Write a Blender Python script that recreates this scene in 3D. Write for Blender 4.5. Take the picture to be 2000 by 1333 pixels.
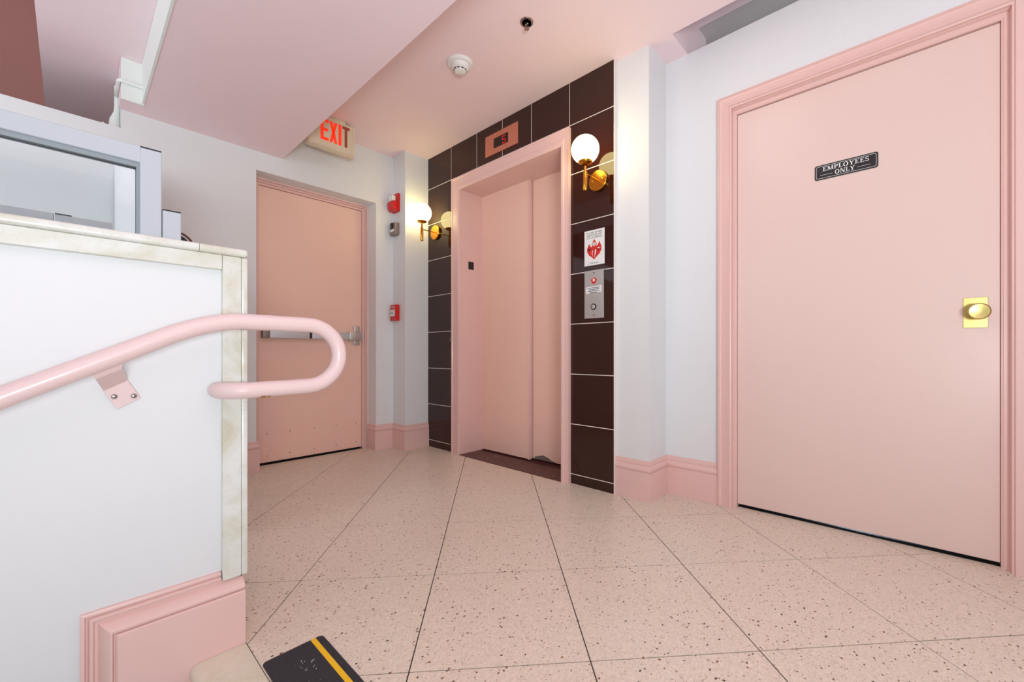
import bpy, bmesh, math, random
from mathutils import Vector, Matrix
random.seed(7)
for o in list(bpy.data.objects): bpy.data.objects.remove(o)
SC = bpy.context.scene
COL = SC.collection
PI = math.pi

# ------------------------------------------------------------------ camera, world, light, exposure
cam_d = bpy.data.cameras.new('camera'); cam = bpy.data.objects.new('camera', cam_d); COL.objects.link(cam)
F, CX, Y0, YAW, H = 818.15, 1029.5, 689.6, 0.74269, 0.80
cam_d.sensor_width = 36; cam_d.lens = 36 * F / 2000
cam_d.shift_x = -(CX - 1000) / 2000; cam_d.shift_y = (Y0 - 666.5) / 2000
cam_d.clip_start = 0.02
cam.location = (0, 0, H); cam.rotation_euler = (PI / 2, 0, YAW - PI / 2)
SC.camera = cam
w = bpy.data.worlds.new('daylight'); SC.world = w; w.use_nodes = True
w.node_tree.nodes['Background'].inputs['Color'].default_value = (0.90, 0.96, 1.0, 1)
w.node_tree.nodes['Background'].inputs['Strength'].default_value = 0.47
def area(name, loc, target, size, sizey, power, color):
    l = bpy.data.lights.new(name, 'AREA'); l.shape = 'RECTANGLE'; l.size = size; l.size_y = sizey; l.energy = power; l.color = color
    o = bpy.data.objects.new(name, l); COL.objects.link(o); o.location = loc
    o.rotation_euler = (Vector(target) - Vector(loc)).to_track_quat('-Z', 'Y').to_euler(); return o
area('rear_daylight_fill', (-1.6, -2.6, 1.5), (1.2, 2.0, 1.0), 2.6, 2.0, 4, (0.90, 0.96, 1.0))  # unseen fill added behind the camera, standing in for entrance glazing
area('overhead_fill', (1.22, 0.88, 2.45), (1.22, 1.1, 0.0), 0.5, 0.5, 4.5, (0.97, 0.97, 1.0))  # fill added above the view to even out the landing, no fixture modelled
area('bounce_fill', (-0.30, -0.95, 0.80), (0.45, -0.05, 2.3), 0.6, 0.6, 53, (0.92, 0.96, 1.0))  # added fill aimed up from behind the camera, like bounced flash
area('left_daylight_fill', (-1.9, 2.2, 1.55), (0.6, 2.9, 1.75), 1.2, 1.2, 23, (0.92, 0.97, 1.0))  # unseen cool fill added on the left to brighten the back wall
area('room_light_behind_door', (2.43, 0.18, 0.12), (2.36, 0.18, 0.0), 0.05, 0.10, 3.0, (0.6, 0.8, 1.0))
SC.view_settings.view_transform = 'Standard'; SC.view_settings.look = 'None'
SC.view_settings.gamma = 1; SC.view_settings.use_curve_mapping = False
SC.view_settings.exposure = 0.08

# ------------------------------------------------------------------ materials
def srgb(r, g, b):
    f = lambda c: (c / 255 / 12.92) if c / 255 <= 0.04045 else ((c / 255 + 0.055) / 1.055) ** 2.4
    return (f(r), f(g), f(b), 1)
def mat(name, col, rough=0.5, metal=0.0, emis=None, estr=0.0, bump=0.0, bscale=60, vary=0.0, vscale=3, coat=0.0, spec=0.5):
    m = bpy.data.materials.new(name); m.use_nodes = True; nt = m.node_tree; b = nt.nodes['Principled BSDF']
    b.inputs['Base Color'].default_value = col; b.inputs['Roughness'].default_value = rough; b.inputs['Metallic'].default_value = metal
    b.inputs['Specular IOR Level'].default_value = spec
    if coat: b.inputs['Coat Weight'].default_value = coat
    if emis: b.inputs['Emission Color'].default_value = emis; b.inputs['Emission Strength'].default_value = estr
    geo = nt.nodes.new('ShaderNodeNewGeometry')
    if vary:
        n = nt.nodes.new('ShaderNodeTexNoise'); n.inputs['Scale'].default_value = vscale; n.inputs['Detail'].default_value = 4
        nt.links.new(geo.outputs['Position'], n.inputs['Vector'])
        mx = nt.nodes.new('ShaderNodeMix'); mx.data_type = 'RGBA'
        mx.inputs['A'].default_value = tuple(c * (1 - vary) for c in col[:3]) + (1,); mx.inputs['B'].default_value = tuple(min(1, c * (1 + vary)) for c in col[:3]) + (1,)
        nt.links.new(n.outputs['Fac'], mx.inputs['Factor']); nt.links.new(mx.outputs['Result'], b.inputs['Base Color'])
    if bump:
        n2 = nt.nodes.new('ShaderNodeTexNoise'); n2.inputs['Scale'].default_value = bscale; n2.inputs['Detail'].default_value = 3
        nt.links.new(geo.outputs['Position'], n2.inputs['Vector'])
        bp = nt.nodes.new('ShaderNodeBump'); bp.inputs['Strength'].default_value = bump; bp.inputs['Distance'].default_value = 0.002
        nt.links.new(n2.outputs['Fac'], bp.inputs['Height']); nt.links.new(bp.outputs['Normal'], b.inputs['Normal'])
    return m
M = {}
M['white'] = mat('white_wall_paint', srgb(225, 227, 228), 0.55, bump=0.12, bscale=40, vary=0.012)
M['gate_white'] = mat('cool_white_powder_coat', srgb(197, 204, 212), 0.4, vary=0.01)
M['white_dim'] = mat('white_trim_paint', srgb(232, 236, 232), 0.5, vary=0.02)
M['ceil'] = mat('pink_ceiling_paint', srgb(244, 221, 226), 0.75, bump=0.1, bscale=30, vary=0.015)
M['stairwell'] = mat('shaded_pink_paint', srgb(188, 140, 130), 0.8, vary=0.04, vscale=1.5)  # pink made darker: shade of the upper left corner put into the colour
M['pink'] = mat('pink_gloss_paint', srgb(231, 193, 186), 0.36, bump=0.025, bscale=25, vary=0.012, coat=0.1)
M['pinkdoor'] = mat('pink_door_paint', srgb(242, 201, 184), 0.42, bump=0.16, bscale=14, vary=0.015)
M['pinkdoor_sheen'] = mat('pink_door_paint_with_sheen', srgb(227, 200, 191), 0.36, bump=0.16, bscale=14, vary=0.015)  # door pink made paler: soft sheen put into the colour
M['rail'] = mat('pale_pink_rail_paint', srgb(230, 203, 201), 0.38, bump=0.03, vary=0.01, coat=0.15)
M['tile'] = mat('dark_brown_glazed_tile', srgb(48, 18, 11), 0.05, vary=0.12, vscale=5, bump=0.03, bscale=6)
M['grout'] = mat('pale_grout', srgb(232, 222, 216), 0.8, vary=0.1, vscale=30)
M['brass'] = mat('polished_brass', srgb(214, 150, 55), 0.22, 1.0, vary=0.05, vscale=60)
M['satin_brass'] = mat('satin_brass', srgb(205, 186, 118), 0.36, 1.0, vary=0.04, vscale=40)
M['chrome'] = mat('chrome', srgb(170, 165, 160), 0.15, 1.0, vary=0.05)
M['steel'] = mat('brushed_stainless', srgb(200, 198, 194), 0.35, 0.9, vary=0.05, vscale=30)
M['alu'] = mat('pale_aluminium', srgb(205, 205, 208), 0.4, 0.3, vary=0.02)
M['dark'] = mat('black_plastic', srgb(28, 24, 26), 0.4, vary=0.05)
M['gasket'] = mat('grey_gasket', srgb(150, 160, 166), 0.5, vary=0.05)
M['globe'] = mat('lit_opal_globe', srgb(255, 240, 205), 0.3, emis=(1, 0.82, 0.36, 1), estr=10.5, vary=0.01)
M['red'] = mat('red_enamel', srgb(205, 28, 24), 0.3, vary=0.05)
M['redprint'] = mat('red_print', srgb(205, 35, 28), 0.5, vary=0.04)
M['black'] = mat('black_print', srgb(22, 20, 22), 0.5, vary=0.04)
M['paper'] = mat('white_card', srgb(232, 232, 230), 0.45, vary=0.02)
M['cream'] = mat('cream_plastic', srgb(228, 216, 190), 0.5, vary=0.04, vscale=12)
M['exitred'] = mat('lit_exit_letter', srgb(235, 50, 20), 0.4, emis=(1, 0.045, 0.008, 1), estr=0.45, vary=0.02)
M['exitdim'] = mat('unlit_exit_letter', srgb(165, 75, 58), 0.5, vary=0.03)
M['led'] = mat('red_led_segment', srgb(160, 0, 0), 0.4, emis=(0.6, 0.005, 0.005, 1), estr=0.7, vary=0.01)
M['screen'] = mat('dark_display_glass', srgb(26, 8, 8), 0.12, vary=0.05)
M['copper'] = mat('pink_copper_plate', srgb(205, 130, 105), 0.4, 0.35, vary=0.04, vscale=30)
M['rubber'] = mat('black_grit_rubber', srgb(48, 46, 52), 0.75, bump=0.6, bscale=500, vary=0.25, vscale=160)
M['yellow'] = mat('yellow_stripe', srgb(248, 196, 30), 0.6, vary=0.05, vscale=50)
M['sill'] = mat('maroon_sill_metal', srgb(88, 48, 44), 0.35, 0.4, bump=0.5, bscale=150, vary=0.35, vscale=70)
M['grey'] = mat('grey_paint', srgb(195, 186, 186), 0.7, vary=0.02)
M['joint'] = mat('dark_floor_joint', srgb(70, 52, 44), 0.9, vary=0.1)
M['metalgrey'] = mat('grey_metal_box', srgb(140, 128, 122), 0.4, 0.5, vary=0.05)
M['shaft_gap'] = mat('dark_shaft_and_gap', srgb(30, 28, 26), 0.9, vary=0.05)  # near black: darkness behind doors and in their gaps put into the colour
M['scuff'] = mat('pale_scuff', srgb(190, 180, 175), 0.8, vary=0.2, vscale=200)

def terrazzo(name):
    m = bpy.data.materials.new(name); m.use_nodes = True; nt = m.node_tree; N = nt.nodes; L = nt.links; b = N['Principled BSDF']
    geo = N.new('ShaderNodeNewGeometry')
    b.inputs['Roughness'].default_value = 0.34; b.inputs['Specular IOR Level'].default_value = 0.45
    n = N.new('ShaderNodeTexNoise'); n.inputs['Scale'].default_value = 2.2; n.inputs['Detail'].default_value = 5
    L.new(geo.outputs['Position'], n.inputs['Vector'])
    cr = N.new('ShaderNodeMix'); cr.data_type = 'RGBA'; cr.inputs['A'].default_value = srgb(229, 214, 196); cr.inputs['B'].default_value = srgb(235, 223, 209)
    L.new(n.outputs['Fac'], cr.inputs['Factor']); cur = cr.outputs['Result']
    # fine mottling of pale aggregate
    v0 = N.new('ShaderNodeTexVoronoi'); v0.inputs['Scale'].default_value = 210
    L.new(geo.outputs['Position'], v0.inputs['Vector'])
    sp = N.new('ShaderNodeSeparateColor'); L.new(v0.outputs['Color'], sp.inputs['Color'])
    mr = N.new('ShaderNodeMapRange'); mr.inputs['To Min'].default_value = 0.88; mr.inputs['To Max'].default_value = 1.06
    L.new(sp.outputs['Red'], mr.inputs['Value'])
    vm = N.new('ShaderNodeVectorMath'); vm.operation = 'SCALE'; L.new(cur, vm.inputs[0]); L.new(mr.outputs['Result'], vm.inputs['Scale']); cur = vm.outputs['Vector']
    def chips(scale, keep, rad, col, off, fac=1.0):
        nonlocal cur
        mp = N.new('ShaderNodeMapping'); mp.inputs['Location'].default_value = (off, off * 1.7, 0); mp.inputs['Rotation'].default_value = (0, 0, off)
        mp.inputs['Scale'].default_value = (1, 1.45, 1)
        L.new(geo.outputs['Position'], mp.inputs['Vector'])
        dn = N.new('ShaderNodeTexNoise'); dn.inputs['Scale'].default_value = scale * 2.2; L.new(mp.outputs['Vector'], dn.inputs['Vector'])
        ad = N.new('ShaderNodeVectorMath'); ad.operation = 'MULTIPLY_ADD'; ad.inputs[1].default_value = (0.7 / scale,) * 3
        L.new(dn.outputs['Color'], ad.inputs[0]); L.new(mp.outputs['Vector'], ad.inputs[2])
        v = N.new('ShaderNodeTexVoronoi'); v.voronoi_dimensions = '2D'; v.inputs['Scale'].default_value = scale; L.new(ad.outputs['Vector'], v.inputs['Vector'])
        s = N.new('ShaderNodeSeparateColor'); L.new(v.outputs['Color'], s.inputs['Color'])
        k = N.new('ShaderNodeMath'); k.operation = 'LESS_THAN'; k.inputs[1].default_value = keep; L.new(s.outputs['Red'], k.inputs[0])
        rr = N.new('ShaderNodeMath'); rr.operation = 'MULTIPLY_ADD'; rr.inputs[1].default_value = rad; rr.inputs[2].default_value = rad * 0.4; L.new(s.outputs['Green'], rr.inputs[0])
        d = N.new('ShaderNodeMath'); d.operation = 'LESS_THAN'; L.new(v.outputs['Distance'], d.inputs[0]); L.new(rr.outputs[0], d.inputs[1])
        a = N.new('ShaderNodeMath'); a.operation = 'MULTIPLY'; L.new(k.outputs[0], a.inputs[0]); L.new(d.outputs[0], a.inputs[1])
        a2 = N.new('ShaderNodeMath'); a2.operation = 'MULTIPLY'; a2.inputs[1].default_value = fac; L.new(a.outputs[0], a2.inputs[0])
        mx = N.new('ShaderNodeMix'); mx.data_type = 'RGBA'; L.new(a2.outputs[0], mx.inputs['Factor']); L.new(cur, mx.inputs['A']); mx.inputs['B'].default_value = col; cur = mx.outputs['Result']
    chips(110, 0.16, 0.24, srgb(190, 160, 138), 1.3, 0.6)
    chips(85, 0.10, 0.22, srgb(160, 138, 122), 2.1, 0.7)
    chips(66, 0.06, 0.20, srgb(140, 92, 68), 3.7)
    chips(56, 0.075, 0.16, srgb(66, 50, 44), 5.2)
    oi = N.new('ShaderNodeObjectInfo'); rmp = N.new('ShaderNodeMix'); rmp.data_type = 'RGBA'
    rmp.inputs['A'].default_value = (0.97, 0.98, 0.96, 1); rmp.inputs['B'].default_value = (1.0, 0.975, 0.965, 1); L.new(oi.outputs['Random'], rmp.inputs['Factor'])
    mu = N.new('ShaderNodeMix'); mu.data_type = 'RGBA'; mu.blend_type = 'MULTIPLY'; mu.inputs['Factor'].default_value = 1.0
    L.new(cur, mu.inputs['A']); L.new(rmp.outputs['Result'], mu.inputs['B']); L.new(mu.outputs['Result'], b.inputs['Base Color'])
    return m
M['terrazzo'] = terrazzo('cream_terrazzo')
def marble(name, base, dk, gr):
    m = bpy.data.materials.new(name); m.use_nodes = True; nt = m.node_tree; N = nt.nodes; L = nt.links; b = N['Principled BSDF']
    b.inputs['Roughness'].default_value = 0.3
    geo = N.new('ShaderNodeNewGeometry')
    n = N.new('ShaderNodeTexNoise'); n.inputs['Scale'].default_value = 7; n.inputs['Detail'].default_value = 8; n.inputs['Distortion'].default_value = 1.2
    L.new(geo.outputs['Position'], n.inputs['Vector'])
    r = N.new('ShaderNodeValToRGB'); e = r.color_ramp.elements
    e[0].position = 0.30; e[0].color = dk; e[1].position = 0.62; e[1].color = base
    e2 = e.new(0.45); e2.color = gr
    L.new(n.outputs['Fac'], r.inputs['Fac'])
    wv = N.new('ShaderNodeTexNoise'); wv.inputs['Scale'].default_value = 22; wv.inputs['Detail'].default_value = 9; wv.inputs['Distortion'].default_value = 2.5
    L.new(geo.outputs['Position'], wv.inputs['Vector'])
    r2 = N.new('ShaderNodeValToRGB'); e = r2.color_ramp.elements; e[0].position = 0.485; e[0].color = (0, 0, 0, 1); e[1].position = 0.5; e[1].color = (0.22, 0.22, 0.22, 1)
    e3 = e.new(0.515); e3.color = (0, 0, 0, 1)
    L.new(wv.outputs['Fac'], r2.inputs['Fac'])
    mx = N.new('ShaderNodeMix'); mx.data_type = 'RGBA'; L.new(r2.outputs['Color'], mx.inputs['Factor']); L.new(r.outputs['Color'], mx.inputs['A']); mx.inputs['B'].default_value = srgb(150, 140, 120)
    L.new(mx.outputs['Result'], b.inputs['Base Color']); return m
M['marble'] = marble('aged_cream_marble', srgb(226, 227, 222), srgb(204, 199, 178), srgb(217, 217, 206))
M['nosing'] = marble('cream_marble_nosing', srgb(228, 220, 200), srgb(208, 198, 172), srgb(220, 212, 190))
g = bpy.data.materials.new('clear_glass'); g.use_nodes = True
b = g.node_tree.nodes['Principled BSDF']; b.inputs['Base Color'].default_value = (0.90, 0.95, 0.97, 1); b.inputs['Roughness'].default_value = 0.0
b.inputs['Transmission Weight'].default_value = 1.0; b.inputs['IOR'].default_value = 1.45
M['glass'] = g

# ------------------------------------------------------------------ helpers
def link_mesh(name, bm, m, parent=None, smooth=False, recalc=True):
    if recalc: bmesh.ops.recalc_face_normals(bm, faces=bm.faces)
    me = bpy.data.meshes.new(name); bm.to_mesh(me); bm.free()
    if m: me.materials.append(M[m] if isinstance(m, str) else m)
    if smooth:
        for p in me.polygons: p.use_smooth = True
        try: me.set_sharp_from_angle(angle=math.radians(35))
        except Exception: pass
    o = bpy.data.objects.new(name, me); COL.objects.link(o)
    if parent is not None: o.parent = parent; o.matrix_parent_inverse = parent.matrix_world.inverted()
    return o
def bx(bm, x0, x1, y0, y1, z0, z1, bev=0.0, seg=2):
    b2 = bmesh.new(); bmesh.ops.create_cube(b2, size=1)
    for v in b2.verts: v.co = Vector(((x0 + x1) / 2 + v.co.x * (x1 - x0), (y0 + y1) / 2 + v.co.y * (y1 - y0), (z0 + z1) / 2 + v.co.z * (z1 - z0)))
    if bev: bmesh.ops.bevel(b2, geom=b2.edges[:], offset=bev, segments=seg, profile=0.5, affect='EDGES')
    merge(bm, b2)
def merge(bm, b2, mtx=None):
    if mtx is not None: bmesh.ops.transform(b2, matrix=mtx, verts=b2.verts)
    vm = {v: bm.verts.new(v.co) for v in b2.verts}
    for f in b2.faces:
        try: bm.faces.new([vm[v] for v in f.verts])
        except ValueError: pass
    b2.free()
def box(name, m, x0, x1, y0, y1, z0, z1, parent=None, bev=0.0, seg=2):
    bm = bmesh.new(); bx(bm, x0, x1, y0, y1, z0, z1, bev, seg); return link_mesh(name, bm, m, parent, smooth=bev > 0)
def lathe(bm, prof, origin, axis, n=32):
    """prof: [(r, h)], revolved about axis through origin."""
    ax = Vector(axis).normalized(); q = Vector((0, 0, 1)).rotation_difference(ax); o = Vector(origin); rings = []
    for r, h in prof:
        if r < 1e-6: rings.append([bm.verts.new(o + q @ Vector((0, 0, h)))])
        else: rings.append([bm.verts.new(o + q @ Vector((r * math.cos(2 * PI * i / n), r * math.sin(2 * PI * i / n), h))) for i in range(n)])
    for a, b in zip(rings, rings[1:]):
        for i in range(n):
            j = (i + 1) % n
            if len(a) == 1 and len(b) == 1: continue
            if len(a) == 1: bm.faces.new([a[0], b[i], b[j]])
            elif len(b) == 1: bm.faces.new([a[i], a[j], b[0]])
            else: bm.faces.new([a[i], a[j], b[j], b[i]])
    for r in (rings[0], rings[-1]):
        if len(r) > 1: bm.faces.new(r)
def tube(bm, pts, r, n=20, radii=None):
    pts = [Vector(p) for p in pts]; rings = []; up = None
    for i, p in enumerate(pts):
        t = (pts[min(i + 1, len(pts) - 1)] - pts[max(i - 1, 0)]).normalized()
        if up is None: up = t.orthogonal().normalized()
        else: up = (up - t * up.dot(t)).normalized()
        s = t.cross(up); rr = radii[i] if radii else r
        rings.append([bm.verts.new(p + (up * math.cos(2 * PI * k / n) + s * math.sin(2 * PI * k / n)) * rr) for k in range(n)])
    for a, b in zip(rings, rings[1:]):
        for k in range(n): bm.faces.new([a[k], a[(k + 1) % n], b[(k + 1) % n], b[k]])
    bm.faces.new(rings[0][::-1]); bm.faces.new(rings[-1])
def prism(bm, poly, f0, f1):
    """poly: 2D points; f0/f1 map a 2D point to the two end positions."""
    a = [bm.verts.new(f0(*p)) for p in poly]; b = [bm.verts.new(f1(*p)) for p in poly]; n = len(poly)
    bm.faces.new(a); bm.faces.new(b[::-1])
    for i in range(n): bm.faces.new([a[i], b[i], b[(i + 1) % n], a[(i + 1) % n]])
def frame_sweep(bm, outer, inner, prof, mapf):
    """outer/inner: matching open 2D paths; prof: [(t, h)] t 0 outer .. 1 inner; mapf(a, b, h)."""
    rows = []
    for (oa, ob), (ia, ib) in zip(outer, inner):
        rows.append([bm.verts.new(mapf(oa + (ia - oa) * t, ob + (ib - ob) * t, h)) for t, h in prof])
    k = len(prof)
    for r0, r1 in zip(rows, rows[1:]):
        for i in range(k): j = (i + 1) % k; bm.faces.new([r0[i], r0[j], r1[j], r1[i]])
    bm.faces.new(rows[0]); bm.faces.new(rows[-1][::-1])
def offset_path(path, d):
    """miter-offset an open 2D path to its left by d."""
    out = []; n = len(path)
    for i in range(n):
        def nrm(a, b): v = Vector((b[0] - a[0], b[1] - a[1])).normalized(); return Vector((-v.y, v.x))
        if i == 0: m = nrm(path[0], path[1])
        elif i == n - 1: m = nrm(path[-2], path[-1])
        else:
            a = nrm(path[i - 1], path[i]); b = nrm(path[i], path[i + 1]); m = (a + b) / (1 + a.dot(b))
        out.append((path[i][0] + m.x * d, path[i][1] + m.y * d))
    return out
def baseboard(name, path, label, side=1, hh=0.205):
    """path in XY along the wall face; the board stands proud to the left (side=1) or right."""
    prof = [(0.0, 0), (0.016, 0), (0.016, 0.150), (0.010, 0.153), (0.010, 0.157), (0.016, 0.160), (0.0165, 0.170), (0.013, 0.180), (0.008, 0.188), (0.0095, 0.192), (0.0095, 0.199), (0.006, hh - 0.001), (0.0, hh)]
    bm = bmesh.new(); paths = [offset_path(path, side * d) for d, z in prof]; rows = []
    for i in range(len(path)): rows.append([bm.verts.new((paths[k][i][0], paths[k][i][1], prof[k][1])) for k in range(len(prof))])
    n = len(prof)
    for a, b in zip(rows, rows[1:]):
        for i in range(n): j = (i + 1) % n; bm.faces.new([a[i], a[j], b[j], b[i]])
    bm.faces.new(rows[0]); bm.faces.new(rows[-1][::-1])
    o = link_mesh(name, bm, 'pink'); tag(o, label, 'baseboard', kind='structure'); return o
def tag(o, label, cat=None, group=None, kind=None):
    if label: o['label'] = label
    if cat: o['category'] = cat
    if group: o['group'] = group
    if kind: o['kind'] = kind
    return o
def empty(name, loc, label, cat, group=None, kind=None):
    o = bpy.data.objects.new(name, None); COL.objects.link(o); o.location = loc; o.empty_display_size = 0.05
    bpy.context.view_layer.update(); return tag(o, label, cat, group, kind)
def poly_obj(name, m, polys, mapf, depth, parent=None):
    """flat shapes (2D polygons, convex or simple) extruded by depth; mapf(a, b, h)."""
    bm = bmesh.new()
    for p in polys: prism(bm, p, lambda a, b: mapf(a, b, 0), lambda a, b: mapf(a, b, depth))
    return link_mesh(name, bm, m, parent)
def text_polys(s, size, mapf, name, m, parent, width=None, depth=0.0006, cx=0, cz=0):
    """plain print from the built-in font, made into a mesh; mapf(a, b, h)."""
    cu = bpy.data.curves.new('t', 'FONT'); cu.body = s; cu.size = size; cu.align_x = 'CENTER'; cu.align_y = 'CENTER'; cu.space_line = 1.0; cu.resolution_u = 3
    to = bpy.data.objects.new('t', cu); COL.objects.link(to); bpy.context.view_layer.update()
    me = bpy.data.meshes.new_from_object(to.evaluated_get(bpy.context.evaluated_depsgraph_get()))
    bpy.data.objects.remove(to); bpy.data.curves.remove(cu)
    xs = [v.co.x for v in me.vertices]; wx = max(xs) - min(xs); mid = (max(xs) + min(xs)) / 2; sx = (width / wx) if width else 1
    for v in me.vertices: v.co = mapf(cx + (v.co.x - mid) * sx, cz + v.co.y, depth)
    me.name = name; me.materials.clear(); me.materials.append(M[m])
    o = bpy.data.objects.new(name, me); COL.objects.link(o); o.parent = parent; o.matrix_parent_inverse = parent.matrix_world.inverted(); return o

XE, XW, YW, ZC = 2.074, 2.316, 3.25, 2.459

# ------------------------------------------------------------------ floor: base slab and diagonal terrazzo tiles
floor = empty('floor', (1.2, 1.2, 0), 'cream speckled terrazzo floor of large square tiles laid on the diagonal', 'floor', kind='structure')
bm = bmesh.new(); bx(bm, 0.326, 3.4, -2.6, 4.2, -0.12, -0.0025); bx(bm, -2.6, 0.326, 1.36, 4.2, -0.12, -0.0025)
link_mesh('floor_base', bm, 'joint', floor)
def clip(poly, a, b, c):   # keep a*x + b*y >= c
    out = []
    for i in range(len(poly)):
        p, q = poly[i], poly[(i + 1) % len(poly)]; dp, dq = a * p[0] + b * p[1] - c, a * q[0] + b * q[1] - c
        if dp >= 0: out.append(p)
        if (dp >= 0) != (dq >= 0): t = dp / (dp - dq); out.append((p[0] + (q[0] - p[0]) * t, p[1] + (q[1] - p[1]) * t))
    return out
P0 = Vector((1.5642, 0.6388)); th = math.radians(-42.76); S = 0.462
U = Vector((math.cos(th), math.sin(th))) * S; V = Vector((-math.sin(th), math.cos(th))) * S; gp = 0.0017 / S
def region_tiles(cons):
    for i in range(-16, 16):
        for j in range(-16, 16):
            q = [P0 + U * (i + a) + V * (j + b) for a, b in ((gp, gp), (1 - gp, gp), (1 - gp, 1 - gp), (gp, 1 - gp))]
            q = [(v.x, v.y) for v in q]
            for c in cons:
                q = clip(q, *c)
                if len(q) < 3: break
            if len(q) < 3: continue
            ar = abs(sum(q[k][0] * q[(k + 1) % len(q)][1] - q[(k + 1) % len(q)][0] * q[k][1] for k in range(len(q)))) / 2
            if ar < 0.0008: continue
            dz = random.uniform(-0.0003, 0.0003)
            bm = bmesh.new(); prism(bm, q, lambda a, b: (a, b, -0.0024), lambda a, b: (a, b, dz))
            link_mesh('floor_tile', bm, 'terrazzo', floor)
region_tiles([(1, 0, 0.328), (-1, 0, -2.45), (0, 1, -1.6), (0, -1, -3.42)])
region_tiles([(1, 0, -1.2), (-1, 0, -0.326), (0, 1, 1.545), (0, -1, -3.25)])

# ------------------------------------------------------------------ stairs down to the left
st = empty('stairs', (0.2, 0, 0), 'short flight of marble-edged steps going down beside the white half wall', 'stairs', kind='structure')
for k in range(5):
    z = -0.17 * k; x1 = 0.326 - 0.30 * k if k else 0.326
    bm = bmesh.new()
    prof = [(x1, z), (x1, z - 0.038), (x1 - 0.105, z - 0.038)]
    x0 = 0.204 - 0.30 * k
    prof = [(x1, z - 0.038), (x1, z)] + [(x0 + 0.019 - 0.019 * math.sin(a), z - 0.019 + 0.019 * math.cos(a)) for a in [PI * t / 8 for t in range(9)]]
    if k: prof[0] = (x1 + 0.0, z - 0.038); prof[1] = (x1 + 0.0, z)
    yfar = 1.352
    prism(bm, prof, lambda a, b: (a, yfar, b), lambda a, b: (a, -1.6, b))
    link_mesh('stair_tread', bm, 'nosing', st, smooth=True)
    box('stair_riser', 'pink', x0 + 0.02, x0 + 0.04, -1.6, 1.352, z - 0.17 + 0.0, z - 0.038, st)

# ------------------------------------------------------------------ walls
def wall(name, label, boxes, m='white'):
    bm = bmesh.new()
    for b in boxes: bx(bm, *b)
    return tag(link_mesh(name, bm, m), label, 'wall', kind='structure')
wall('wall_back', 'white wall at the back around the pink exit door, low at its left end', [
    (-2.6, 0.189, YW, YW + 0.16, -0.1, 2.056), (0.189, 0.844, YW, YW + 0.16, -0.1, ZC), (0.844, 1.70, YW, YW + 0.16, 2.034, ZC), (1.70, 2.5, YW, YW + 0.16, -0.1, ZC)])
wall('wall_right', 'white wall around the employees door on the right', [
    (XW, XW + 0.07, 0.70, 1.04, -0.1, ZC), (XW, XW + 0.07, -0.285, 0.70, 2.062, ZC), (XW, XW + 0.07, -2.6, -0.285, -0.1, ZC)])
wall('wall_pillar', 'narrow white pilaster left of the dark elevator tiles, carrying fire devices', [(1.855, 2.5, 3.06, YW, -0.1, ZC)])
wall('wall_pilaster', 'white pilaster between the dark elevator tiles and the employees door', [(2.10, 2.5, 1.04, 1.238, -0.1, ZC)])
# outside enclosure: room beyond the recess above the right wall, space behind the low end of the back wall
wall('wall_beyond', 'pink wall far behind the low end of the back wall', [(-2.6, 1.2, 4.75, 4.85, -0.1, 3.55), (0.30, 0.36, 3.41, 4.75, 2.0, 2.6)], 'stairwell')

# ------------------------------------------------------------------ elevator wall with individual dark tiles
we = empty('wall_elevator', (XE, 2.1, 0), 'wall of glossy dark brown square tiles around the pink elevator', 'wall', kind='structure')
bm = bmesh.new()
bx(bm, XE + 0.0012, XE + 0.10, 1.238, 1.60, 0, ZC); bx(bm, XE + 0.0012, XE + 0.10, 2.61, 3.06, 0, ZC); bx(bm, XE + 0.0012, XE + 0.10, 1.60, 2.61, 2.12, ZC)
link_mesh('grout_bed', bm, 'grout', we)
zs = [0.0, 0.0595] + [0.0595 + 0.3053 * k for k in range(1, 7)] + [2.196, ZC]
zs = sorted(set(round(z, 4) for z in zs if z <= ZC)); zs = [0.0, 0.0595, 0.3648, 0.6701, 0.9754, 1.2807, 1.586, 1.8913, 2.196, ZC]
ys = [1.238, 1.551, 1.866, 2.143, 2.422, 2.736, 3.06]
gj = 0.0023
for a in range(len(ys) - 1):
    for c in range(len(zs) - 1):
        if 0 < a < len(ys) - 2 and c < len(zs) - 2: continue
        z1 = zs[c + 1] - (gj if c < len(zs) - 2 else 0)
        ox = random.uniform(-0.0004, 0.0004)
        bm = bmesh.new(); bx(bm, XE + ox, XE + 0.008, ys[a] + gj, ys[a + 1] - gj, zs[c] + (gj if c else 0.001), z1, 0.0007, 1)
        link_mesh('wall_tile', bm, 'tile', we)

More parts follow.
